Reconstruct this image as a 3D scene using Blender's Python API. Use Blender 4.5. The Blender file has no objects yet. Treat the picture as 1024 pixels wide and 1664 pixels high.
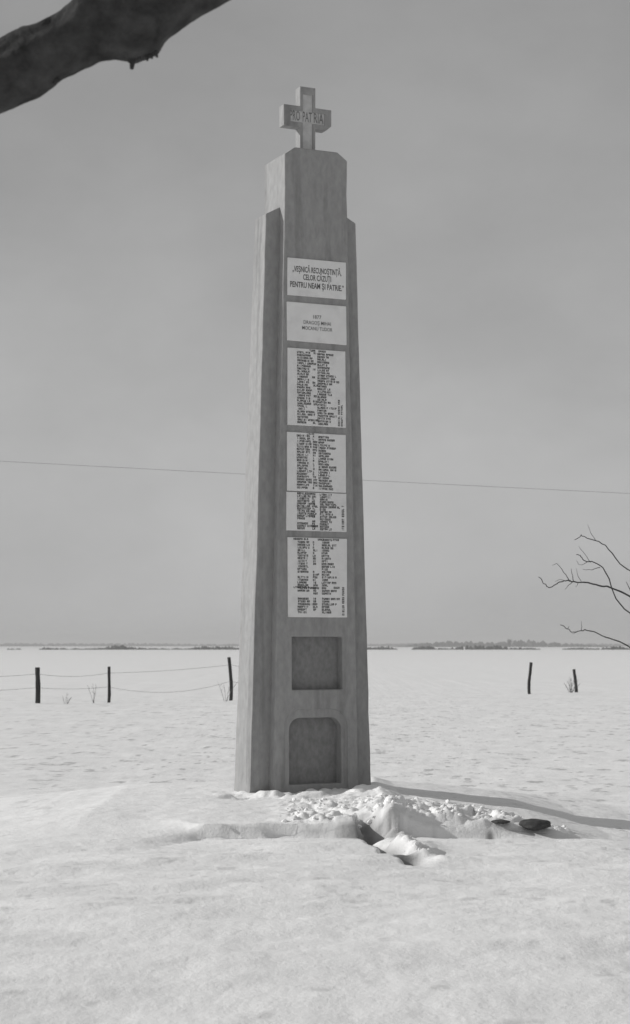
import bpy, bmesh, math, random
import numpy as np
from mathutils import Vector, Matrix
random.seed(7)
S = bpy.context.scene
COL = S.collection
RAD = math.radians

# ------------------------------------------------------------------ camera
EYE = 1.6
FPX = 3000.0                                   # focal length in photograph pixels (1024 x 1664)
PITCH = math.atan2(1048 - 832, FPX)
cd = bpy.data.cameras.new('camera')
cam = bpy.data.objects.new('camera', cd); COL.objects.link(cam)
cam.location = (0, 0, EYE)
cam.rotation_euler = (RAD(90) + PITCH, 0, 0)
cd.sensor_fit = 'VERTICAL'; cd.sensor_height = 36; cd.sensor_width = 36
cd.lens = 36 * FPX / 1664
cd.clip_start = 0.1; cd.clip_end = 20000
cd.dof.use_dof = True; cd.dof.focus_distance = 20.0; cd.dof.aperture_fstop = 4.0
S.camera = cam

# ------------------------------------------------------------------ light
SUN_A, SUN_E = RAD(11), RAD(25)                # sun to the left, a little behind the pillar, low
to_sun = Vector((-math.cos(SUN_A) * math.cos(SUN_E), math.sin(SUN_A) * math.cos(SUN_E), math.sin(SUN_E)))
w = bpy.data.worlds.new('World'); S.world = w; w.use_nodes = True
nt = w.node_tree; nt.nodes.clear()
def N(t, typ, **kw):
    n = t.nodes.new(typ)
    for k, v in kw.items(): setattr(n, k, v)
    return n
out = N(nt, 'ShaderNodeOutputWorld'); bg = N(nt, 'ShaderNodeBackground')
sky = N(nt, 'ShaderNodeTexSky', sky_type='NISHITA')
sky.sun_disc = False; sky.sun_elevation = SUN_E; sky.sun_rotation = math.atan2(to_sun.x, to_sun.y)
sky.air_density = 1.0; sky.dust_density = 1.0; sky.ozone_density = 1.0
bw = N(nt, 'ShaderNodeRGBToBW')                # a black and white photograph
# thin even veil of high cloud with soft streaks
tc = N(nt, 'ShaderNodeTexCoord'); mp = N(nt, 'ShaderNodeMapping'); mp.inputs['Scale'].default_value = (1.6, 1.6, 2.6)
no = N(nt, 'ShaderNodeTexNoise'); no.inputs['Scale'].default_value = 3.0; no.inputs['Detail'].default_value = 9; no.inputs['Roughness'].default_value = 0.58
mr = N(nt, 'ShaderNodeMapRange'); mr.inputs[1].default_value = 0.3; mr.inputs[2].default_value = 0.7
mr.inputs[3].default_value = 2.75; mr.inputs[4].default_value = 3.6
mx = N(nt, 'ShaderNodeMix', data_type='FLOAT'); mx.inputs[0].default_value = 0.85
L = nt.links.new
L(sky.outputs[0], bw.inputs[0]); L(tc.outputs['Generated'], mp.inputs[0]); L(mp.outputs[0], no.inputs['Vector'])
sx = N(nt, 'ShaderNodeSeparateXYZ'); L(tc.outputs['Generated'], sx.inputs[0])   # thicker, paler veil toward the horizon, the same all round
vg = N(nt, 'ShaderNodeMapRange'); vg.interpolation_type = 'SMOOTHSTEP'
vg.inputs[1].default_value = 0.0; vg.inputs[2].default_value = 0.40; vg.inputs[3].default_value = 1.02; vg.inputs[4].default_value = 0.66
L(sx.outputs['Z'], vg.inputs[0])
vm = N(nt, 'ShaderNodeMath', operation='MULTIPLY'); L(mr.outputs[0], vm.inputs[0]); L(vg.outputs[0], vm.inputs[1])
L(no.outputs['Fac'], mr.inputs[0]); L(bw.outputs[0], mx.inputs[2]); L(vm.outputs[0], mx.inputs[3])
L(mx.outputs[0], bg.inputs['Color']); bg.inputs['Strength'].default_value = 0.1
L(bg.outputs[0], out.inputs[0])

sl = bpy.data.lights.new('sun', 'SUN'); sl.energy = 2.45; sl.angle = RAD(0.5); sl.color = (1, 0.99, 0.975)
so = bpy.data.objects.new('sun', sl); COL.objects.link(so)
so.rotation_euler = to_sun.to_track_quat('Z', 'Y').to_euler(); so.location = (-20, 10, 20)

S.view_settings.view_transform = 'Standard'; S.view_settings.look = 'None'
S.view_settings.gamma = 1.0; S.view_settings.use_curve_mapping = False
S.view_settings.exposure = 0.42

# ------------------------------------------------------------------ helpers
def at(x, y, D):
    """world point seen at photograph pixel (x, y) at depth D"""
    c, s = math.cos(PITCH), math.sin(PITCH)
    a, b = (x - 512) / FPX, (832 - y) / FPX
    r = Vector((a, c - s * b, s + c * b))
    return Vector((0, 0, EYE)) + r * (D / r.y)

def tag(o, label=None, cat=None, group=None, kind=None):
    if label: o['label'] = label
    if cat: o['category'] = cat
    if group: o['group'] = group
    if kind: o['kind'] = kind
    return o
def empty(name, loc, rz=0):
    o = bpy.data.objects.new(name, None); COL.objects.link(o)
    o.location = loc; o.rotation_euler = (0, 0, rz); o.empty_display_size = .2
    return o
def link(name, me, mat=None, parent=None, smooth=False):
    o = bpy.data.objects.new(name, me); COL.objects.link(o)
    if mat: me.materials.append(mat)
    if parent: o.parent = parent
    if smooth:
        me.polygons.foreach_set('use_smooth', [True] * len(me.polygons))
    return o
def from_bm(name, bm, mat=None, parent=None, smooth=False):
    bmesh.ops.recalc_face_normals(bm, faces=bm.faces)
    me = bpy.data.meshes.new(name); bm.to_mesh(me); bm.free()
    return link(name, me, mat, parent, smooth)

def tube(bm, pts, radii, seg=8, wob=0.0, rng=random):
    """closed tapered tube along points, welded ring by ring"""
    pts = [Vector(p) for p in pts]
    prev = None; first = None
    ref = Vector((0.13, 0.92, 0.37))
    for i, p in enumerate(pts):
        d = (pts[min(i + 1, len(pts) - 1)] - pts[max(i - 1, 0)]).normalized()
        a = d.cross(ref).normalized(); b = d.cross(a)
        ring = []
        for k in range(seg):
            t = 2 * math.pi * k / seg
            r = radii[i] * (1 + wob * (rng.random() - .5))
            ring.append(bm.verts.new(p + a * math.cos(t) * r + b * math.sin(t) * r))
        if prev:
            for k in range(seg):
                bm.faces.new((prev[k], prev[(k + 1) % seg], ring[(k + 1) % seg], ring[k]))
        else: first = ring
        prev = ring
    bm.faces.new(first[::-1]); bm.faces.new(prev)

def catmull(pts, n=5):
    P = [Vector(p) for p in pts]; P = [P[0] * 2 - P[1]] + P + [P[-1] * 2 - P[-2]]
    o = []
    for i in range(1, len(P) - 2):
        for k in range(n):
            t = k / n; a, b, c, d = P[i - 1:i + 3]
            o.append(.5 * ((2 * b) + (c - a) * t + (2 * a - 5 * b + 4 * c - d) * t * t + (3 * b - a - 3 * c + d) * t ** 3))
    o.append(P[-2]); return o

# numpy noise
def vnoise(x, y, seed):
    xi = np.floor(x).astype(np.int64); yi = np.floor(y).astype(np.int64)
    fx = x - xi; fy = y - yi
    fx = fx * fx * fx * (fx * (fx * 6 - 15) + 10); fy = fy * fy * fy * (fy * (fy * 6 - 15) + 10)
    def h(a, b):
        v = (a * 374761393 + b * 668265263 + seed * 1442695041) & 0xffffffff
        v = ((v ^ (v >> 13)) * 1274126177) & 0xffffffff
        v = ((v ^ (v >> 16)) * 2246822519) & 0xffffffff
        return (v & 0xffffff) / float(0xffffff)
    a, b, c, d = h(xi, yi), h(xi + 1, yi), h(xi, yi + 1), h(xi + 1, yi + 1)
    return (a * (1 - fx) + b * fx) * (1 - fy) + (c * (1 - fx) + d * fx) * fy
def fbm(x, y, seed, octv=4, gain=.5):
    s = 0; a = 1; t = 0
    for i in range(octv):
        s = s + a * vnoise(x * 2 ** i + 17.3 * i, y * 2 ** i - 9.1 * i, seed + i); t += a; a *= gain
    return s / t
def _hash(a, b, seed):
    v = (a * 374761393 + b * 668265263 + seed * 1442695041) & 0xffffffff
    v = ((v ^ (v >> 13)) * 1274126177) & 0xffffffff
    v = ((v ^ (v >> 16)) * 2246822519) & 0xffffffff
    return (v & 0xffffff) / float(0xffffff)
def chunks(x, y, seed):
    """broken crust: every cell a block of its own height, creased where blocks meet"""
    xi = np.floor(x).astype(np.int64); yi = np.floor(y).astype(np.int64)
    f1 = np.full(x.shape, 9.0); f2 = np.full(x.shape, 9.0); idv = np.zeros(x.shape); tl = np.zeros(x.shape)
    for a in (-1, 0, 1):
        for b in (-1, 0, 1):
            cx, cy = xi + a, yi + b
            px, py = cx + .15 + .7 * _hash(cx, cy, seed), cy + .15 + .7 * _hash(cx, cy, seed + 1)
            d = np.hypot(x - px, y - py); h = _hash(cx, cy, seed + 2); t = (x - px) * (h - .5) + (y - py) * (_hash(cx, cy, seed + 3) - .5)
            m = d < f1
            f2 = np.where(m, f1, np.minimum(f2, d)); idv = np.where(m, h, idv); tl = np.where(m, t, tl); f1 = np.where(m, d, f1)
    return (idv + .7 * tl) * sst(.02, .30, f2 - f1)
def sst(a, b, x):
    t = np.clip((x - a) / (b - a), 0, 1); return t * t * (3 - 2 * t)

# ------------------------------------------------------------------ materials (all neutral: black and white)
def mat(name, v, rough=.85, var=.15, scale=6.0, stretch=(1, 1, 1), bump=.2, bump_scale=None, bump_dist=.01, stain=None, soil_shade=False, spec=.2):
    m = bpy.data.materials.new(name); m.use_nodes = True
    t = m.node_tree; b = t.nodes['Principled BSDF']; l = t.links.new
    b.inputs['Roughness'].default_value = rough
    b.inputs['Specular IOR Level'].default_value = spec
    tc = N(t, 'ShaderNodeTexCoord'); mp = N(t, 'ShaderNodeMapping'); mp.inputs['Scale'].default_value = stretch
    l(tc.outputs['Object'], mp.inputs[0])
    n1 = N(t, 'ShaderNodeTexNoise'); n1.inputs['Scale'].default_value = scale; n1.inputs['Detail'].default_value = 8; n1.inputs['Roughness'].default_value = .6
    l(mp.outputs[0], n1.inputs['Vector'])
    r = N(t, 'ShaderNodeMapRange'); r.inputs[1].default_value = .3; r.inputs[2].default_value = .7
    r.inputs[3].default_value = v * (1 - var); r.inputs[4].default_value = v * (1 + var)
    l(n1.outputs['Fac'], r.inputs[0])
    val = r.outputs[0]
    if stain:                                    # (scale, stretch, low, high, multiplier)
        mp2 = N(t, 'ShaderNodeMapping'); mp2.inputs['Scale'].default_value = stain[1]; l(tc.outputs['Object'], mp2.inputs[0])
        n2 = N(t, 'ShaderNodeTexNoise'); n2.inputs['Scale'].default_value = stain[0]; n2.inputs['Detail'].default_value = 6
        l(mp2.outputs[0], n2.inputs['Vector'])
        r2 = N(t, 'ShaderNodeMapRange'); r2.inputs[1].default_value = stain[2]; r2.inputs[2].default_value = stain[3]
        r2.inputs[3].default_value = 1; r2.inputs[4].default_value = stain[4]
        l(n2.outputs['Fac'], r2.inputs[0])
        mm = N(t, 'ShaderNodeMath', operation='MULTIPLY'); l(val, mm.inputs[0]); l(r2.outputs[0], mm.inputs[1]); val = mm.outputs[0]
    if soil_shade:
        at_ = N(t, 'ShaderNodeAttribute', attribute_name='soil_shade')
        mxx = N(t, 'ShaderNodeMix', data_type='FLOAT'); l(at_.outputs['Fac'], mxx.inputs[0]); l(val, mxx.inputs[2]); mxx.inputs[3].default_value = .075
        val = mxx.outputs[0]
    cc = N(t, 'ShaderNodeCombineColor')
    for i in range(3): l(val, cc.inputs[i])
    l(cc.outputs[0], b.inputs['Base Color'])
    if bump:
        n3 = N(t, 'ShaderNodeTexNoise'); n3.inputs['Scale'].default_value = bump_scale or scale * 4; n3.inputs['Detail'].default_value = 6
        n3.inputs['Roughness'].default_value = .65
        l(mp.outputs[0], n3.inputs['Vector'])
        bp = N(t, 'ShaderNodeBump'); bp.inputs['Strength'].default_value = bump; bp.inputs['Distance'].default_value = bump_dist
        l(n3.outputs['Fac'], bp.inputs['Height']); l(bp.outputs[0], b.inputs['Normal'])
    return m
M_snow = mat('snow', .89, .6, .05, .8, bump=.5, bump_scale=20, bump_dist=.02, soil_shade=True)
M_conc = mat('weathered_concrete', .325, .95, .13, 18.0, (1, 1, .45), bump=.5, bump_scale=60, bump_dist=.004, stain=(2.6, (2.6, 2.6, .16), .52, .70, .74))
M_niche = mat('niche_shaded_render', .235, .95, .2, 22.0, (1, 1, .6), bump=.3, bump_scale=40, bump_dist=.004)  # recess shade and dark stain both put into this base colour
M_plaq = mat('pale_stone', .80, .6, .05, 9.0, bump=.1, bump_scale=60, bump_dist=.002, stain=(5, (1, 1, 1), .55, .8, .85))
M_ink = mat('engraved_paint', .11, .8, .2, 20, bump=0)
M_ink2 = mat('worn_letter_paint', .19, .9, .3, 30, bump=0)
M_cross_in = mat('pale_plaster', .52, .9, .15, 12, bump=.2, bump_dist=.003)
M_post = mat('dark_old_wood', .036, .9, .35, 12, (1, 1, .2), bump=.5, bump_scale=30)
M_bark = mat('dark_bark', .06, .95, .5, 9, (1, 1, 1), bump=1.0, bump_scale=22, bump_dist=.03, spec=.05)
M_twig = mat('twig_bark', .07, .9, .3, 12, bump=0)
M_wire = mat('rusted_wire', .10, .7, .2, 10, bump=0)
M_weed = mat('dry_weed', .16, .9, .3, 20, bump=0)
M_wood = mat('winter_scrub', .07, .95, .4, .3, bump=0)
M_stone = mat('dark_earth_stone', .075, .9, .35, 9, bump=.9, bump_scale=25, spec=.02)

# ------------------------------------------------------------------ ground
FIELD = -.35
def height(X, D):
    n_big = fbm(X * .35, D * .35, 3, 3) - .5
    n_mid = fbm(X * 1.3, D * .9, 11, 4) - .5
    # field: wind-packed snow on old furrows
    fade = 1 - sst(90, 400, D)
    rip = fbm(X * .9 + .6 * n_big, D * 1.5, 21, 4, .55) - .5
    fine = fbm(X * 3.2, D * 3.6, 31, 3, .6) - .5
    tiny = fbm(X * 7.0, D * 4.5, 35, 3, .6) - .5
    field = FIELD + (.10 * n_big + .13 * rip + .12 * fine + .05 * tiny) * fade
    far = sst(60, 400, D)
    field = field + far * 1.2 * (fbm(X * .006, D * .006, 5, 3) - .5) * (1 - sst(900, 2500, D))
    # low mound that carries the pillar
    prof = np.interp(X, [-5.2, -4.0, -3.1, -2.2, -1.0, 0, .55, .68, .9, 1.3, 2.2, 2.9, 3.6], [0, .08, .20, .315, .35, .35, .385, .415, .36, .32, .223, .06, 0]) / .35
    back = 1 - sst(21.6, 25.5, D)
    mound = FIELD + (-FIELD) * prof * back
    mound = mound + .035 * n_mid + .02 * fine + .01 * tiny
    # foreground: broad, smooth, falling gently to the camera
    wide = np.interp(np.abs(X), [0, 2.6, 4.2, 7], [1, .9, .45, 0])
    fg = FIELD + wide * np.interp(D, [4, 9, 13, 15.8, 16.7, 18], [.05, .13, .225, .25, .235, .235])
    fg = fg + .05 * (fbm(X * .7, D * 1.1, 41, 3) - .5) + .075 * (fbm(X * .9, D * 2.2, 44, 4, .45) - .5) + .02 * (fbm(X * 5.1, D * 8.2, 46, 4, .65) - .5)
    # edge of the mound: straight cut step in the middle, soft to the left, heap to the right
    soft = sst(.0, .7, -X - .98)
    width = .05 + 3.0 * soft + .06 * sst(.65, 1.0, X)
    Ds = 16.72 + .06 * (fbm(X * 2.2, X * 0 + 3, 51, 3) - .5) 
    k = sst(Ds - width * .5, Ds + width * .5, D)
    z = fg * (1 - k) + mound * k
    # shovelled heap on the right of the step
    hx = sst(.35, .9, X) * (1 - sst(1.9, 2.75, X))
    hf = 16.72 + .22 * (fbm(X * 1.6, X * 0 + 7, 58, 3) - .5)
    hd = sst(hf, hf + .16, D) * np.exp(-(np.maximum(D - 17.15, 0) / .9) ** 2)
    z = z + hx * hd * (.062 * (.7 + .6 * fbm(X * 1.6, D * 2.4, 57, 3)) + .035 * (fbm(X * 7, D * 7, 59, 4, .65) - .5))
    htop = hx * sst(hf + .10, hf + .42, D) * np.exp(-(np.maximum(D - 17.3, 0) / .8) ** 2)
    # trodden lumpy snow in front of the pillar
    lump = sst(-.5, -.1, X) * (1 - sst(1.5, 2.1, X)) * sst(16.75, 17.0, D) * (1 - sst(18.6, 19.7, D))
    bl = np.abs(fbm(X * 3.6, D * 3.2, 61, 4, .6) - .5) * 2
    z = z + lump * (.04 * (.5 - bl) + .035 * (fbm(X * 8, D * 7, 66, 3, .7) - .5))
    wx = X + .10 * (fbm(X * 6, D * 6, 131, 3) - .5); wd = D + .10 * (fbm(X * 6, D * 6, 137, 3) - .5)
    ch = np.zeros(X.shape); box = (X > -1.2) & (X < 3.2) & (D > 13.5) & (D < 20.5)
    if box.any():
        xb, db = wx[box], wd[box]
        ch[box] = .62 * chunks(xb * 4.6, db * 3.0, 141) + .38 * chunks(xb * 9.5, db * 6.0, 151)
    z = z + lump * (.06 * ch - .01) + htop * (.075 * ch - .02)
    # drift lumps hugging the foot of the pillar
    foot = np.exp(-(((X - .0) / 1.0) ** 4 + ((D - 20.0) / .6) ** 4))
    z = z + foot * .24 * (fbm(X * 4, D * 5, 71, 4) - .5)
    # trodden gully running toward the camera, clods thrown on its right
    gx = np.interp(D, [12.0, 13.5, 14.6, 15.6, 16.3, 17.0], [1.35, .98, .74, .62, .48, .35])
    gx = gx + .26 * (fbm(D * 2.0, D * 0 + 1, 81, 3) - .5)
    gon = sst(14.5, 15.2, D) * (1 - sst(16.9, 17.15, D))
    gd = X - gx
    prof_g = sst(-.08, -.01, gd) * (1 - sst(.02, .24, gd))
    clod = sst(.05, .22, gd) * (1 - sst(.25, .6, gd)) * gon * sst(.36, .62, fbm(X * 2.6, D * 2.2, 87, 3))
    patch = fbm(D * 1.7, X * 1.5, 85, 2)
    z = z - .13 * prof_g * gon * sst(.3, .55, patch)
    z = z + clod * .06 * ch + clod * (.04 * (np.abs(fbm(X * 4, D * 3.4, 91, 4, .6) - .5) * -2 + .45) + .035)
    soil_shade = prof_g * gon * np.maximum(sst(.40, .52, patch), 1 - sst(15.2, 15.6, D)) * .85  # bare earth in patches; near end coloured dark for the gully wall's shade
    soil_shade = np.maximum(soil_shade, np.exp(-(((X - .47) / .26) ** 2 + ((D - 16.6) / .22) ** 2)) * sst(.36, .48, fbm(X * 7, D * 5, 95, 3)) * .95)
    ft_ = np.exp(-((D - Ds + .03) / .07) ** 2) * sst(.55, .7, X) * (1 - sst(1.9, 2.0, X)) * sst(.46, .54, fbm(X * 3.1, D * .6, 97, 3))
    soil_shade = np.maximum(soil_shade, .9 * ft_)
    rough = np.clip(np.maximum(np.maximum(lump, clod), htop), 0, 1)
    # a few clods of earth and stubble that break the snow of the field
    f2 = fbm(X * 4.2, D * 2.6, 101, 5, .68)
    infield = 1 - np.clip(prof * back, 0, 1)
    soil_shade = np.maximum(soil_shade, sst(.64, .72, f2) * .42 * infield * (1 - sst(40, 90, D)) * sst(16, 19, D))
    f3 = fbm(X * 4.5, D * 4.5, 111, 3, .6)
    soil_shade = np.maximum(soil_shade, sst(.76, .84, f3) * .25 * (D < 21))
    height.rough = rough
    return z, np.clip(soil_shade, 0, 1)

def spread(a, b, s0, s1):
    o = [a]; s = s0
    while o[-1] < b:
        t = (o[-1] - a) / (b - a); s = s0 + (s1 - s0) * t
        o.append(o[-1] + s)
    o[-1] = b
    return o
xp = spread(0, 3.4, .022, .026)[:-1] + spread(3.4, 14, .045, .16)[:-1] + [14 * 1.22 ** i for i in range(31)]
xs = np.array([-v for v in xp[::-1][:-1]] + xp)
ys = [-30, -20, -12, -6, -2, 0, 2, 3.5, 5, 6, 7, 7.7, 8.3] + spread(8.8, 12.5, .08, .05)[:-1] + spread(12.5, 22.5, .034, .04)[:-1] + spread(22.5, 80, .045, .5)[:-1] + [80 * 1.06 ** i for i in range(72)]
ys = np.array(ys)
XX, YY = np.meshgrid(xs, ys)
ZZ, SOIL_SHADE = height(XX, YY)
nx, ny = len(xs), len(ys)
co = np.stack([XX, YY, ZZ], -1).reshape(-1, 3).astype(np.float32)
idx = np.arange(nx * ny).reshape(ny, nx)
quads = np.stack([idx[:-1, :-1], idx[:-1, 1:], idx[1:, 1:], idx[1:, :-1]], -1).reshape(-1, 4).astype(np.int32)
me = bpy.data.meshes.new('ground')
me.vertices.add(len(co)); me.vertices.foreach_set('co', co.ravel())
me.loops.add(quads.size); me.loops.foreach_set('vertex_index', quads.ravel())
me.polygons.add(len(quads)); me.polygons.foreach_set('loop_start', np.arange(0, quads.size, 4, dtype=np.int32))
me.update(calc_edges=True)
a = me.attributes.new('soil_shade', 'FLOAT', 'POINT'); a.data.foreach_set('value', SOIL_SHADE.ravel().astype(np.float32))
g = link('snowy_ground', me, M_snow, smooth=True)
tag(g, kind='structure')
def gz(x, y): return float(height(np.array([float(x)]), np.array([float(y)]))[0][0])

# ------------------------------------------------------------------ memorial pillar
YAW = RAD(25)
mon = empty('war_memorial', (-.145, 20.63, 0), YAW)
tag(mon, 'tall tapering concrete memorial pillar topped by a cross, with inscribed plaques down its front', 'monument')
ZT = 7.15
uc = lambda z: .012 + .032 * z / 7.1                 # a slight lean to the right
def hw(z): return .515 + (.388 - .515) * min(max(z, -.4), 6.4) / 6.4 if z < 6.4 else .388 - .004 * (z - 6.4)
vf = lambda z: -(.36 - .075 * z / 7.1)
vb = lambda z: .36 - .075 * z / 7.1
def P(u, z, d=0.0): return Vector((u, vf(z) + d, z))   # a point on the front plane, d behind it

def fill(bm, loops):
    es = []
    for lp in loops:
        for i, v in enumerate(lp):
            e = bm.edges.get((v, lp[(i + 1) % len(lp)])) or bm.edges.new((v, lp[(i + 1) % len(lp)]))
            es.append(e)
    bmesh.ops.triangle_fill(bm, use_beauty=True, edges=es)
def ring(bm, pts, d): return [bm.verts.new(P(u, z, d)) for u, z in pts]
def wall(bm, a, b):
    n = len(a)
    for i in range(n): bm.faces.new((a[i], a[(i + 1) % n], b[(i + 1) % n], b[i]))
def rounded_top(u0, u1, z0, z1, r, n=6):
    p = [(u0, z0), (u1, z0)]
    for k in range(n + 1):
        t = math.pi / 2 * k / n; p.append((u1 - r + r * math.cos(t), z1 - r + r * math.sin(t)))
    for k in range(n + 1):
        t = math.pi / 2 + math.pi / 2 * k / n; p.append((u0 + r + r * math.cos(t), z1 - r + r * math.sin(t)))
    return p
def bevel(o, w=.014, s=2):
    b = o.modifiers.new('bevel', 'BEVEL'); b.width = w; b.segments = s; b.limit_method = 'ANGLE'; b.angle_limit = RAD(35)
    return o

N1 = [(-.275, 1.112), (.333, 1.112), (.333, 1.69), (-.275, 1.69)]
N1o = [(-.305, 1.085), (.362, 1.085), (.362, 1.715), (-.305, 1.715)]
N2 = rounded_top(-.30, .328, .085, .805, .13)
N2o = rounded_top(-.365, .392, -.25, .90, .20)
bm = bmesh.new()
zs = [-.3] + [7.06 * k / 36 for k in range(37)]                # edges slightly worn and uneven
jit = lambda a: random.uniform(-a, a) - (random.random() < .12) * a * 1.5
left = [(uc(z) - hw(z) - jit(.003), z) for z in zs]; right = [(uc(z) + hw(z) + jit(.003), z) for z in zs]
top = [(uc(7.1) + .262, ZT), (uc(7.1) - .262, ZT)]
outl = right + top + left[::-1]
front = ring(bm, outl, 0)
backv = [bm.verts.new((u, vb(z), z)) for u, z in outl]
wall(bm, front, backv); bm.faces.new(backv)
h1, h2 = ring(bm, N1, 0), ring(bm, N2o, 0)
fill(bm, [front, h1, h2])
h1b = ring(bm, N1, .115); wall(bm, h1, h1b)
h2b = ring(bm, N2o, .026); wall(bm, h2, h2b)
h2i = ring(bm, N2, .026); fill(bm, [h2b, h2i])
h2d = ring(bm, N2, .16); wall(bm, h2i, h2d)
shaft = from_bm('shaft', bm, M_conc, mon)
bevel(shaft, .016)
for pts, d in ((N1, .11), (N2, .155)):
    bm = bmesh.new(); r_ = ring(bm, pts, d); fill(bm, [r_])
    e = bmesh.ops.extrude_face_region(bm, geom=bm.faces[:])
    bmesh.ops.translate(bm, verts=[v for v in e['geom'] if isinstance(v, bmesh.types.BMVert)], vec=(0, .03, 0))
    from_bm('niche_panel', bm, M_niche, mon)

SET = .132                                               # set-back of the side buttresses
def W(z): return .735 + (.557 - .735) * z / 6.4
for s in (-1, 1):
    bm = bmesh.new()
    zo = [-.3] + [6.39 * k / 30 for k in range(31)]; zi = zo[:-1] + [6.50]
    o_ = [(uc(z) + s * (W(z) + jit(.0025)), z) for z in zo]
    i_ = [(uc(z) + s * (hw(z) - .03), z) for z in zi]
    pts = o_ + i_[::-1]
    fr = [bm.verts.new((u, vf(z) + SET, z)) for u, z in pts]
    bk = [bm.verts.new((u, vb(z) - SET, z)) for u, z in pts]
    wall(bm, fr, bk)
    for k in range(len(zo) - 1):
        q = len(pts) - 1
        bm.faces.new((fr[k], fr[k + 1], fr[q - k - 1], fr[q - k])); bm.faces.new((bk[k], bk[k + 1], bk[q - k - 1], bk[q - k]))
    bevel(from_bm('buttress', bm, M_conc, mon), .012)

# cross: arms with a raised rim round a paler sunk panel
cross = None
cz0, cz1, ca0, ca1 = ZT - .02, 7.925, 7.452, 7.695
cu = .04; sh = .096; ah = .298
crv0, crv1 = -.065, .065
outl = [(cu - sh, cz0), (cu + sh, cz0), (cu + sh, ca0), (cu + ah - .062, ca0), (cu + ah, ca0 + .055), (cu + ah, ca1), (cu + sh, ca1), (cu + sh, cz1), (cu - sh, cz1), (cu - sh, ca1), (cu - ah, ca1), (cu - ah, ca0), (cu - sh, ca0)]
i1, i2 = sh - .036, ah - .085
m = .055
inn = [(cu - i1, cz0 + .06), (cu + i1, cz0 + .06), (cu + i1, ca0 + m), (cu + i2, ca0 + m), (cu + i2, ca1 - m), (cu + i1, ca1 - m), (cu + i1, cz1 - .085), (cu - i1, cz1 - .085), (cu - i1, ca1 - m), (cu - i2, ca1 - m), (cu - i2, ca0 + m), (cu - i1, ca0 + m)]
bm = bmesh.new()
fr = [bm.verts.new((u, crv0, z)) for u, z in outl]; bk = [bm.verts.new((u, crv1, z)) for u, z in outl]
wall(bm, fr, bk)
hi = [bm.verts.new((u, crv0, z)) for u, z in inn]; hd = [bm.verts.new((u, crv0 + .014, z)) for u, z in inn]
fill(bm, [fr, hi]); wall(bm, hi, hd); fill(bm, [bk])
cross = bevel(from_bm('cross', bm, M_conc, mon), .007)
bm = bmesh.new(); r_ = [bm.verts.new((u, crv0 + .012, z)) for u, z in inn]; fill(bm, [r_])
e = bmesh.ops.extrude_face_region(bm, geom=bm.faces[:])
bmesh.ops.translate(bm, verts=[v for v in e['geom'] if isinstance(v, bmesh.types.BMVert)], vec=(0, .012, 0))
from_bm('inlay', bm, M_cross_in, cross)

# lettering
def letters(name, lines, place, parent, material, bold=0.0):
    """lines: (text, centre u, base z, cap height, width or None); place(u, z) -> point just in front of the face"""
    for text, u0, z0, cap, width in lines:
        V, F_ = [], []
        cu_ = bpy.data.curves.new('t', 'FONT'); cu_.body = text; cu_.align_x = 'CENTER'; cu_.size = 1; cu_.offset = bold
        cu_.resolution_u = 2
        ob = bpy.data.objects.new('t', cu_); COL.objects.link(ob)
        bpy.context.view_layer.update()
        dg = bpy.context.evaluated_depsgraph_get()
        tm = bpy.data.meshes.new_from_object(ob.evaluated_get(dg))
        n = len(tm.vertices); c = np.zeros(n * 3); tm.vertices.foreach_get('co', c); c = c.reshape(-1, 3)
        sx = sz = cap / .70
        if width: sx = width / (c[:, 0].max() - c[:, 0].min())
        b0 = len(V)
        mid = (c[:, 0].max() + c[:, 0].min()) / 2
        for x, y, _ in c: V.append(place(u0 + (x - mid) * sx, z0 + y * sz))
        for p in tm.polygons: F_.append([b0 + i for i in p.vertices])
        bpy.data.objects.remove(ob); bpy.data.curves.remove(cu_); bpy.data.meshes.remove(tm)
        me = bpy.data.meshes.new(name); me.from_pydata(V, [], F_); me.update()
        link(name, me, material, parent)
letters('inscription', [('PRO', cu - .155, 7.525, .115, .125), ('PAT', cu - .002, 7.525, .115, .115), ('RIA', cu + .140, 7.525, .115, .12)],
        lambda u, z: Vector((u, crv0 + .0095, z)), cross, M_ink2, .004)

# plaques
def slab(u0, u1, z0, z1, th=.018, mat_=M_plaq):
    bm = bmesh.new()
    j = lambda: random.uniform(-.003, .003)
    c = [(u0 + j(), z0 + j()), (u1 + j(), z0 + j()), (u1 + j(), z1 + j()), (u0 + j(), z1 + j())]
    f_ = ring(bm, c, -th); b_ = ring(bm, c, .004); wall(bm, f_, b_); bm.faces.new(f_); bm.faces.new(b_)
    return bevel(from_bm('plaque', bm, mat_, mon), .004, 1)
onp = lambda u, z: P(u, z, -.0195)
p1 = slab(-.322, .397, 5.466, 5.888); p2 = slab(-.328, .399, 4.955, 5.392); p3 = slab(-.323, .386, 4.016, 4.878)
p4a = slab(-.335, .385, 3.286, 3.937); p4b = slab(-.343, .388, 2.853, 3.280); p5 = slab(-.327, .390, 1.904, 2.776)
letters('inscription', [('„VEȘNICĂ RECUNOȘTINȚĂ,', .037, 5.735, .062, .60), ('CELOR CĂZUȚI', .037, 5.650, .062, .345), ('PENTRU NEAM ȘI PATRIE.”', .037, 5.560, .062, .66)], onp, p1, M_ink, .020)
letters('inscription', [('1877', .037, 5.222, .040, .10), ('DRAGOȘ MIHAI', .037, 5.155, .040, .335), ('MOCANU TUDOR', .037, 5.090, .040, .37)], onp, p2, M_ink, .004)

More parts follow.
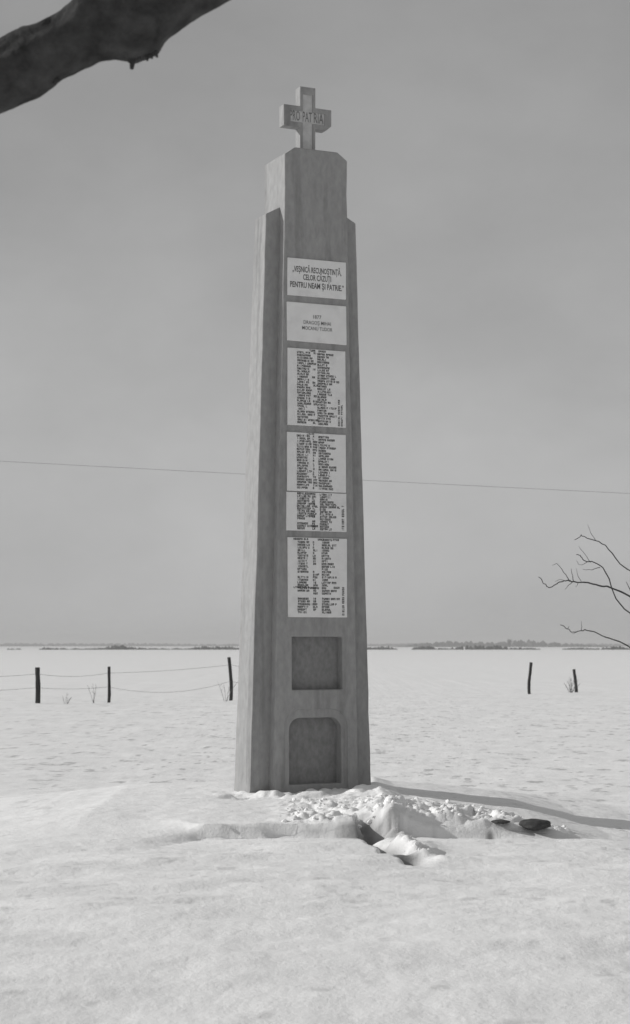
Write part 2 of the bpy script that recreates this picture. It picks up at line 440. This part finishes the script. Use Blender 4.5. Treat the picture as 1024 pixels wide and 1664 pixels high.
# rows of names, too small in the photograph to read: letter-like strokes in the same places
SEG = [(0, 0, .36, 1), (.64, 0, 1, 1), (0, .72, 1, 1), (0, .36, 1, .64), (0, 0, 1, .28), (.32, 0, .68, 1)]
GL = [(0, 1, 3), (0, 2, 3, 4), (0, 1, 2, 3), (0, 4), (5,), (0, 1, 4), (0, 1, 2, 4), (5, 2), (0, 2, 3), (0, 1, 2), (2, 3, 4, 1), (0, 1, 3, 2)]
def names_block(plq, blocks, seed, name='name_list'):
    """blocks: list of (u0, z_top, pitch, height, rows) with rows = list of run lengths in metres, vertical text flag"""
    rng = random.Random(seed); V, F_ = [], []
    def glyph(u, z, w_, h_, vert):
        for k in rng.choice(GL):
            a0, b0, a1, b1 = SEG[k]
            q = [(a0, b0), (a1, b0), (a1, b1), (a0, b1)]; n = len(V)
            for a_, b_ in q:
                if vert: V.append(onp(u - b_ * h_, z + a_ * w_))
                else: V.append(onp(u + a_ * w_, z + b_ * h_))
            F_.append((n, n + 1, n + 2, n + 3))
    for u0, zt, pitch, h_, rows in blocks:
        for i, run in enumerate(rows):
            if not run: continue
            st, ln = run if isinstance(run, tuple) else (0, run)
            u = u0 + st + rng.uniform(-.003, .003); end = u + ln; word = 0; z = zt - i * pitch - h_
            while u < end:
                if word > 4 and rng.random() < .3: u += .012; word = 0; continue
                glyph(u, z + rng.uniform(-.001, .001), .0158, h_ * 1.12, False); u += .0188; word += 1
    def vertical(u, z0, z1, h_):
        z = z0; word = 0
        while z < z1:
            if word > 4 and rng.random() < .3: z += .014; word = 0; continue
            glyph(u, z, .0145, h_, True); z += .0195; word += 1
    return V, F_, vertical
def build_names(plqs, blocks, verts_, seed):
    V, F_, vertical = names_block(plqs, blocks, seed)
    for v in verts_: vertical(*v)
    me = bpy.data.meshes.new('name_list'); me.from_pydata(V, [], F_); me.update()
    tag(link('name_list', me, M_ink, plqs), kind='stuff')
def zr(pix0, pix1, rows, z0, z1): pass
def col(ends, x0, sc): return [max(0, (e_ - x0) * sc) if e_ else 0 for e_ in ends]
K = .715 / 94 / 6.4                                      # metres per pixel of the enlargements the runs were read from
L3 = col([400, 410, 415, 425, 455, 408, 388, 402, 382, 380, 386, 386, 386, 402, 418, 402, 402, 405, 405, 405, 375, 352, 452, 440, 386, 470, 360], 270, K)
R3 = col([640, 596, 566, 596, 570, 604, 590, 596, 660, 662, 696, 630, 566, 600, 612, 630, 566, 566, 604, 570, 668, 570, 640, 668, 604, 600, 580], 478, K)
m3 = [0] * 27
for i_ in (0, 6, 9, 11, 12, 16, 18, 19, 26): m3[i_] = (random.uniform(0, .02), random.choice([.02, .035, .05]))
u_of = lambda px: (px - 467) / 94 * .715 - .325
pz = (4.84 - 4.03) / 27
build_names(p3, [(u_of(482), 4.84, pz, .021, L3), (u_of(514.5), 4.84 - .006, pz, .021, R3), (u_of(506), 4.84, pz, .021, m3),
                 (u_of(502), 4.868, pz, .020, [.075]), (u_of(516), 4.866, pz, .020, [.10])],
            [(u_of(550.5), 4.03, 4.33, .022), (u_of(555), 4.03, 4.27, .022)], 3)
E4L = [390, 390, 405, 408, 410, 395, 385, 375, 372, 372, 370, 372, 370, 410, 372, 375, 405, 402, 380, 372]
E4R = [580, 655, 545, 590, 655, 560, 600, 580, 625, 590, 600, 655, 655, 604, 590, 590, 615, 600, 630, 630]
m4 = [.01, .012, .04, .045, .045, .045, .03, .02, .012, .012, .012, .012, .012, .012, .012, .03, .04, .045, .04, .012]
pz = (3.905 - 3.30) / 20
build_names(p4a, [(u_of(481), 3.912, pz, .021, col(E4L, 262, K)), (u_of(515.5), 3.906, pz, .021, col(E4R, 484, K)), (u_of(506.5), 3.91, pz, .021, m4),
                  (u_of(497), 3.932, pz, .012, [.08])], [], 4)
E4L = [448, 390, 388, 390, 440, 395, 395, 410, 412, 440, 350, 0, 375, 470, 340]
E4R = [630, 615, 570, 630, 670, 700, 560, 615, 630, 660, 600, 604, 600, 580, 604]
m4 = [0, .05, .03, .03, .02, .06, .02, .02, .045, .02, .0, .03, .03, .045, .02]
pz = (3.272 - 2.862) / 15
build_names(p4b, [(u_of(481), 3.270, pz, .021, col(E4L, 262, K)), (u_of(517.5), 3.266, pz, .021, col(E4R, 497, K)), (u_of(505), 3.268, pz, .021, m4)],
            [(u_of(556.5), 2.866, 3.13, .03)], 5)
E5L = [0, 380, 380, 380, 345, 345, 365, 365, 345, 365, 365, 370, 370, 0, 375, 370, 370, 370, 440, 380, 0, 0, 360, 385, 435, 370, 370, 370]
E5R = [620, 580, 650, 625, 585, 575, 600, 605, 560, 635, 635, 565, 610, 590, 660, 560, 650, 575, 550, 650, 600, 0, 685, 580, 655, 580, 600, 605]
pz = (2.765 - 1.925) / 28.4
m5 = [0, .012, .012, .012, .05, .01, .03, .03, .03, .02, 0, 0, .01, .06, .05, .03, .03, .04, .07, .02, .05, 0, .03, .03, .05, .05, .02, 0]
build_names(p5, [(u_of(481.5), 2.765, pz, .021, col(E5L, 265, K)), (u_of(520), 2.765, pz, .021, col(E5R, 512, K)), (u_of(506), 2.765, pz, .021, m5),
                 (u_of(475), 2.768, pz, .020, [(0, .17), 0]), (u_of(514), 2.768, pz, .02, [.07]), (u_of(538), 2.768, pz, .02, [.07]),
                 (u_of(475), 2.768 - pz * 17.9, pz, .020, [(0, .17)]), (u_of(539), 2.768 - pz * 17.9, pz, .020, [.07])],
            [(u_of(556), 1.925, 2.125, .028), (u_of(556), 2.145, 2.25, .028)], 6)

# ------------------------------------------------------------------ wire fence along the field
def post_mesh(h, r, lean, kink):
    bm = bmesh.new(); pts = []; n = 9
    for i in range(n):
        t = i / (n - 1); z = -.3 + (h + .3) * t
        pts.append((lean * t * h + kink * math.sin(t * 4.2), .02 * math.sin(t * 5), z))
    tube(bm, pts, [r * (1.08 - .14 * i / n) for i in range(n)], 9, .22)
    return bm
fx = [(-9.28, 62.04, 1.20, .085, .0, .01), (-6.99, 62.70, 1.22, .052, .03, .02), (-3.0, 65.48, 1.52, .06, .0, .045)]
fence = empty('wire_fence', (-6.99, 62.7, gz(-6.99, 62.7)))
tag(fence, 'sagging two strand wire fence on three dark posts left of the pillar', 'fence')
base = fence.location.copy()
tops = []
for x, y, h, r, ln, kk in fx:
    o = from_bm('post', post_mesh(h, r, ln, kk), M_post, fence, True)
    o.location = Vector((x, y, FIELD)) - base; tops.append((x, y, h))
for frac, sags in ((.82, (.10, .05)), (.44, (.06, .28))):
    bm = bmesh.new(); pts = []
    A = [(-13.5, 61.2, 1.2)] + tops + [(.6, 67.4, 1.3)]
    sg = (.1,) + sags + (.12,)
    for i in range(4):
        a_, b_ = A[i], A[i + 1]
        for k in range(12):
            t = k / 12
            pts.append((a_[0] + (b_[0] - a_[0]) * t, a_[1] + (b_[1] - a_[1]) * t - .07, FIELD + frac * (a_[2] + (b_[2] - a_[2]) * t) - sg[i] * 4 * t * (1 - t)))
    tube(bm, [Vector(p) - base for p in pts], [.005] * len(pts), 5)
    from_bm('wire', bm, M_wire, fence, True)
for x, y, h, r, ln, kk, lab in ((8.55, 73.64, 1.26, .062, .0, -.05, 'crooked dark fence post standing alone in the snow right of the pillar'),
                                (10.79, 76.5, .95, .065, -.09, .02, 'short leaning fence post with dry brush at its foot at the right edge')):
    o = from_bm('fence_post', post_mesh(h, r, ln, kk), M_post, None, True); o.location = (x, y, gz(x, y))
    tag(o, lab, 'post', 'posts of the old fence right of the pillar')

# dry weeds
def weed(px, py, D, h, n, label, seed, spreadf=.35):
    rng = random.Random(seed); bm = bmesh.new()
    for i in range(n):
        a_ = rng.uniform(0, 6.28); l_ = h * rng.uniform(.55, 1); s_ = rng.uniform(.1, 1) * spreadf
        p = [Vector((rng.uniform(-.05, .05), rng.uniform(-.05, .05), -.05))]
        d = Vector((math.cos(a_) * s_, math.sin(a_) * s_, 1)).normalized()
        for k in range(4):
            d = (d + Vector((rng.uniform(-.2, .2), rng.uniform(-.2, .2), 0))).normalized(); p.append(p[-1] + d * l_ / 4)
        tube(bm, p, [.008, .007, .006, .005, .003], 4)
        for k in (2, 3):
            q = p[k] + Vector((rng.uniform(-1, 1), rng.uniform(-1, 1), .8)) * l_ * .16
            tube(bm, [p[k], q], [.005, .003], 4)
    c = at(px, py, D); o = from_bm('dry_weed', bm, M_weed, None, True); o.location = (c.x, D, gz(c.x, D))
    tag(o, label, 'plant', 'dry weeds along the fence line')
weed(153, 1140, 62.3, .75, 4, 'thin dry weed stalks poking up just left of the second fence post', 1, .25)
weed(108, 1138, 62.0, .45, 5, 'low dry weed between the first and second fence posts', 2, .6)
weed(367, 1138, 64.6, .85, 4, 'tall thin weed stalks beside the tall fence post at the pillar', 3, .2)
weed(928, 1126, 75.8, .8, 14, 'bushy dry brush at the foot of the leaning post on the right', 4, .9)

# ------------------------------------------------------------------ bare tree at the right edge: branch tips reach into the picture
rt = empty('bare_tree', (3.15, 15.4, gz(3.15, 15.4)))
tag(rt, 'leafless tree whose thin bare branches reach in from the right edge', 'tree')
o0 = rt.location.copy()
rng = random.Random(5)
def loc(p): return Vector(p) - o0
bm = bmesh.new()
tp = catmull([(3.15, 15.4, o0.z - .3), (3.12, 15.42, .4), (3.2, 15.38, 1.4), (3.1, 15.45, 2.3), (3.16, 15.4, 3.4)], 6)
tube(bm, [loc(p) for p in tp], [.13 - .07 * i / len(tp) for i in range(len(tp))], 12, .15)
from_bm('trunk', bm, M_bark, rt, True)
def px_branch(pts, D0, D1, r0, r1, subs=(), start=None):
    """limb with its twigs, one mesh"""
    bm = bmesh.new(); n = len(pts)
    P3 = [at(x, y, D0 + (D1 - D0) * i / max(1, n - 1)) for i, (x, y) in enumerate(pts)]
    if start: P3 = [Vector(start)] + P3
    c = catmull(P3, 4); c = [q + Vector((rng.uniform(-1, 1), rng.uniform(-1, 1), rng.uniform(-1, 1))) * .006 for q in c]; r0 *= .42; r1 *= .7; tube(bm, [loc(p) for p in c], [r0 + (r1 - r0) * (i / len(c)) ** .6 for i in range(len(c))], 6, .2)
    for sp, sd, sr in subs:
        q = [at(x, y, sd + .04 * i) for i, (x, y) in enumerate(sp)]
        c = catmull(q, 3); c = [c[0]] + [q_ + Vector((rng.uniform(-1, 1), 0, rng.uniform(-1, 1))) * .004 for q_ in c[1:]]; tube(bm, [loc(p) for p in c], [.65 * sr * (1 - .6 * i / len(c)) for i in range(len(c))], 5, .2)
    for k in range(5):                                        # more twigs on the thick part, outside the picture's edge
        b_ = P3[0] + (P3[1] - P3[0]) * rng.uniform(.3, .8); d = Vector((rng.uniform(-.3, .5), rng.uniform(-.6, .6), rng.uniform(.1, .8)))
        tube(bm, [loc(b_), loc(b_ + d * .18), loc(b_ + d * .36 + Vector((0, 0, .05)))], [.006, .005, .002], 5)
    from_bm('limb', bm, M_twig, rt, True)
px_branch([(1010, 962), (975, 951), (949, 946.5), (930, 945), (925, 943), (913, 945), (902, 951), (892, 954), (884, 947), (876, 937)], 15.1, 14.8, .021, .0042,
          [([(925, 943), (916, 930), (907, 917), (898, 918)], 14.9, .0055), ([(918, 944), (910, 942), (902, 944.5)], 14.9, .0045),
           ([(932, 945), (930, 935), (928, 924)], 14.95, .006), ([(945, 946), (939, 936), (936, 924)], 15.0, .004), ([(930, 946), (924, 951), (919, 958)], 14.9, .005),
           ([(941, 946), (938, 950), (936, 954)], 14.95, .004)], start=(3.12, 15.4, 1.75))
px_branch([(1015, 990), (985, 930), (966, 915), (949, 911), (944, 904), (937, 901)], 15.2, 15.0, .016, .0045,
          [([(955, 913), (944, 918), (936, 911)], 15.05, .004), ([(960, 914), (952, 903), (940, 887)], 15.05, .0045), ([(975, 922), (962, 926), (947, 925)], 15.1, .005)], start=(3.15, 15.4, 1.55))
px_branch([(1020, 925), (990, 892), (968, 878), (950, 873), (945, 870), (934, 878)], 15.3, 15.2, .014, .004, [([(968, 878), (960, 866), (956, 852)], 15.25, .004)], start=(3.13, 15.42, 2.0))
px_branch([(1020, 1050), (985, 1035), (960, 1026), (948, 1024), (932, 1027), (922, 1022), (911, 1015)], 15.1, 14.9, .016, .0042,
          [([(945, 1024), (945.5, 1016), (945, 1009)], 14.95, .004), ([(936, 1026), (933, 1029), (929, 1030)], 14.95, .003), ([(922, 1022), (925, 1018)], 14.9, .004)], start=(3.14, 15.4, 1.2))

# ------------------------------------------------------------------ heavy bough of a near tree, top left
bt = empty('old_tree', (-2.6, 8.6, gz(-2.6, 8.6)))
tag(bt, 'dark heavy bough of a near tree crossing the top left corner of the sky', 'tree')
o1 = bt.location.copy()
D8 = 8.2
xs_ = [-150, -60, 0, 40, 62, 88, 100, 120, 132, 160, 185, 205, 212, 220, 232, 245, 256, 260, 266, 275, 290, 310, 325, 350, 385, 430]
lo = [262, 212, 182, 165, 156, 136, 127, 118, 111, 98.5, 94, 97, 101, 100, 95, 91, 84, 76, 66, 57, 47, 34, 25, 12, -8, -34]
up = [120, 90, 66, 46, 40, 28, 21, 4, -12, -30, -40, -46, -48, -50, -54, -56, -60, -62, -64, -66, -70, -76, -82, -90, -102, -124]
bm = bmesh.new(); prev = None; SEGN = 56
nrm = Vector((.45, 0, .9)).normalized()
rr = random.Random(9)
X_f = np.linspace(-150, 430, 220)
lo_f, up_f = np.interp(X_f, xs_, lo), np.interp(X_f, xs_, up)
ang = math.atan2(-(-34 - 262), 580)
KK, II = np.meshgrid(np.arange(SEGN), np.arange(len(X_f)))
TT = KK * 2 * math.pi / SEGN
BN = fbm(3 + 5.0 * np.cos(TT) + II * .05, 3 + 5.0 * np.sin(TT) + II * .035, 7, 4, .65) - .5
rings = []
for i, x in enumerate(X_f):
    p_lo, p_up = at(x, lo_f[i], D8), at(x, up_f[i], D8)
    c = (p_lo + p_up) / 2; hv = (p_lo - p_up) / 2; r = hv.length
    row = []
    for k in range(SEGN):
        t = 2 * math.pi * k / SEGN
        nn = BN[i, k]; w_ = 1 + .26 * nn + .05 * math.sin(5 * t + i * .04) * abs(math.sin(t)); hw_ = 1 + .07 * nn
        row.append(bm.verts.new(c + hv * math.cos(t) * hw_ + Vector((0, 1, 0)) * r * .92 * math.sin(t) * w_))
    rings.append(row)
for i in range(len(rings) - 1):
    for k in range(SEGN):
        bm.faces.new((rings[i][k], rings[i][(k + 1) % SEGN], rings[i + 1][(k + 1) % SEGN], rings[i + 1][k]))
bm.faces.new(rings[0][::-1]); bm.faces.new(rings[-1])
for v in bm.verts: v.co -= o1
bough = from_bm('bough', bm, M_bark, bt, True)
# broken twig stubs on its underside
for sp, r0, r1 in (([(216, 92), (215, 103), (214, 112)], .020, .009), ([(238, 88), (239, 96), (240, 99)], .010, .004), ([(243, 86), (246, 93), (248, 95.5)], .011, .004), ([(250, 82), (254, 89), (256, 93)], .012, .005), ([(226, 92), (227, 98)], .010, .006),
                   ([(92, 128), (89, 138)], .02, .006)):
    bm = bmesh.new(); tube(bm, [at(x, y, D8 - .02) - o1 for x, y in sp], [r0 + (r1 - r0) * i / (len(sp) - 1) for i in range(len(sp))], 7, .3, rr)
    from_bm('twig_stub', bm, M_bark, bough, True)
a_ = at(-150, 191, D8)
tp = catmull([(-2.6, 8.6, o1.z - .3), (-2.55, 8.6, 1.0), (-2.35, 8.5, 2.4), (-2.2, 8.3, 3.5), tuple(a_ + Vector((-.02, 0, 0)))], 8)
bm = bmesh.new(); tube(bm, [Vector(p) - o1 for p in tp], [.30 - .12 * i / len(tp) for i in range(len(tp))], 16, .12, rr)
from_bm('trunk', bm, M_bark, bt, True)

# ------------------------------------------------------------------ overhead wire behind the pillar
bm = bmesh.new()
pa, pb = at(0, 750, 70), at(1024, 802.5, 70)
pts = []
for k in range(61):
    t = -2.2 + 5.4 * k / 60; p = pa + (pb - pa) * t; p.z += .06 * (t - .5) ** 2; pts.append(p)
tube(bm, pts, [.0052] * len(pts), 5)
ow = from_bm('overhead_wire', bm, M_wire, None, True)
tag(ow, 'single thin overhead wire crossing the sky behind the pillar', 'wire')

# ------------------------------------------------------------------ loose crumbs of trodden snow
rc = np.random.RandomState(4)
cxs = rc.uniform(-.5, 2.4, 6000); cds = rc.uniform(14.2, 19.2, 6000)
cz = height(cxs, cds)[0]; keep = rc.rand(6000) < height.rough ** 1.5 * .20
ico = bmesh.new(); bmesh.ops.create_icosphere(ico, subdivisions=1, radius=1); ico.verts.ensure_lookup_table()
iv = np.array([v.co[:] for v in ico.verts]); ifc = [[v.index for v in f.verts] for f in ico.faces]; ico.free()
V, F_ = [], []
for x, y, z in zip(cxs[keep], cds[keep], cz[keep]):
    r = .007 + .026 * rc.rand() ** 3; b0 = len(V)
    q = iv * (1 + .5 * (rc.rand(len(iv), 1) - .5)) * np.array([rc.uniform(.8, 1.5), rc.uniform(.8, 1.4), rc.uniform(.6, 1.0)]) * r
    a_ = rc.uniform(0, 6.28); ca, sa = math.cos(a_), math.sin(a_)
    for p in q: V.append((x + p[0] * ca - p[1] * sa, y + p[0] * sa + p[1] * ca, z + p[2] + r * .05))
    F_ += [[b0 + i for i in f] for f in ifc]
me = bpy.data.meshes.new('snow_crumbs'); me.from_pydata(V, [], F_); me.update()
tag(link('snow_crumbs', me, M_snow), kind='stuff')

# ------------------------------------------------------------------ stones at the edge of the right snow heap
def stone(px, py, D, sx, sy, sz, label, seed):
    r = random.Random(seed); bm = bmesh.new(); bmesh.ops.create_icosphere(bm, subdivisions=3, radius=1)
    for v in bm.verts:
        n_ = float(fbm(np.array([v.co.x * 1.5 + seed]), np.array([v.co.y * 1.5 + v.co.z * 2]), 13, 3)[0]) - .5
        v.co *= 1 + .5 * n_; v.co.x *= sx; v.co.y *= sy; v.co.z *= sz
    c = at(px, py, D); o = from_bm('stone', bm, M_stone, None, True); o.location = c
    tag(o, label, 'stone', 'dark stones in the snow heap')
stone(869, 1339.5, 16.86, .14, .16, .05, 'larger dark flat stone bared in the snow heap near the right edge', 1)
stone(814, 1335, 16.88, .085, .10, .018, 'thin dark sliver of stone in the heap left of the larger stone', 2)

# ------------------------------------------------------------------ far woods and scrub on the horizon
def scrub(name, xs0, D, hfun, step, seed, rows=2, depth=30):
    r = random.Random(seed); V, F_ = [], []
    x = xs0[0]
    while x < xs0[1]:
        h = hfun(x, r)
        if h > 0:
            for q in range(rows):
                cx = x + r.uniform(-step, step) * .6; cy = D + r.uniform(0, depth); hh = h * r.uniform(.6, 1.15); rad = step * r.uniform(.5, 1.0)
                b0 = len(V); zb = gz(cx, cy) - .5
                V.append((cx + r.uniform(-.3, .3) * rad, cy, zb + .5 + hh))
                for lev, rf in ((.72, .62), (.35, 1.0), (0, .8)):
                    for k in range(7):
                        t = 6.283 * k / 7; j = r.uniform(.75, 1.25)
                        V.append((cx + math.cos(t) * rad * rf * j, cy + math.sin(t) * rad * rf * j, zb + .5 * (lev > 0) + hh * lev * r.uniform(.85, 1.1)))
                for k in range(7):
                    k2 = (k + 1) % 7
                    F_.append((b0, b0 + 1 + k, b0 + 1 + k2))
                    for l_ in (0, 1): F_.append((b0 + 1 + l_ * 7 + k, b0 + 8 + l_ * 7 + k, b0 + 8 + l_ * 7 + k2, b0 + 1 + l_ * 7 + k2))
        x += step
    me = bpy.data.meshes.new(name); me.from_pydata(V, [], F_); me.update()
    return tag(link(name, me, M_wood), kind='stuff')
def h_far(x, r):
    n_ = float(fbm(np.array([x * .012]), np.array([0.0]), 201, 3)[0])
    return 4.4 + 2.6 * (n_ - .5)
def h_right(x, r):
    n_ = float(fbm(np.array([x * .03]), np.array([4.0]), 205, 3)[0])
    e_ = max(0, min(1, (x - 70) / 60)) * max(0, min(1, (290 - x) / 70))
    return e_ * (6.0 + 4 * (n_ - .5))
def h_hedge(x, r):
    n_ = float(fbm(np.array([x * .11]), np.array([9.0]), 209, 3)[0])
    return .5 + max(0, (n_ - .38)) * 3.2 if n_ > .33 else 0
scrub('far_woods', (-900, 900), 2700, h_far, 5, 1, 3, 60)
scrub('distant_woods', (60, 300), 1750, h_right, 3.5, 2, 3, 40)
scrub('field_scrub', (-170, 170), 760, h_hedge, .9, 3, 2, 14)
# one taller bare tree on the horizon
ft = empty('distant_tree', (at(828, 1050, 1500).x, 1500, gz(158, 1500)))
tag(ft, 'small hazy bare tree alone on the horizon right of the pillar', 'tree')
bm = bmesh.new(); r = random.Random(4)
tube(bm, [(0, 0, -1), (.1, 0, 2), (-.1, .1, 4)], [.35, .3, .2], 7)
from_bm('trunk', bm, M_twig, ft, True)
bm = bmesh.new()
for i in range(90):
    a_ = r.uniform(0, 6.283); e_ = r.uniform(.15, 1.4); b_ = Vector((0, 0, r.uniform(1.5, 4))); d = Vector((math.cos(a_) * math.cos(e_), math.sin(a_) * math.cos(e_), math.sin(e_)))
    l_ = r.uniform(2.2, 4.2) * (.8 + .2 * math.sin(e_)); tube(bm, [b_, b_ + d * l_ * .5, b_ + d * l_ + Vector((0, 0, .3))], [.16, .13, .06], 4)
from_bm('crown', bm, M_twig, ft, True)

# ------------------------------------------------------------------ winter haze
hz = bpy.data.materials.new('haze'); hz.use_nodes = True; t = hz.node_tree; t.nodes.clear()
ho = N(t, 'ShaderNodeOutputMaterial'); pv = N(t, 'ShaderNodeVolumePrincipled')
pv.inputs['Color'].default_value = (1, 1, 1, 1); pv.inputs['Density'].default_value = .0005
t.links.new(pv.outputs[0], ho.inputs['Volume'])
bm = bmesh.new(); bmesh.ops.create_cube(bm, size=1)
B = 7000; zlo, zhi = float(ZZ.min()) - 1, 16
for v in bm.verts: v.co = Vector((v.co.x * 2 * B, v.co.y * 2 * B, zlo if v.co.z < 0 else zhi))
tag(from_bm('haze', bm, hz), kind='stuff')
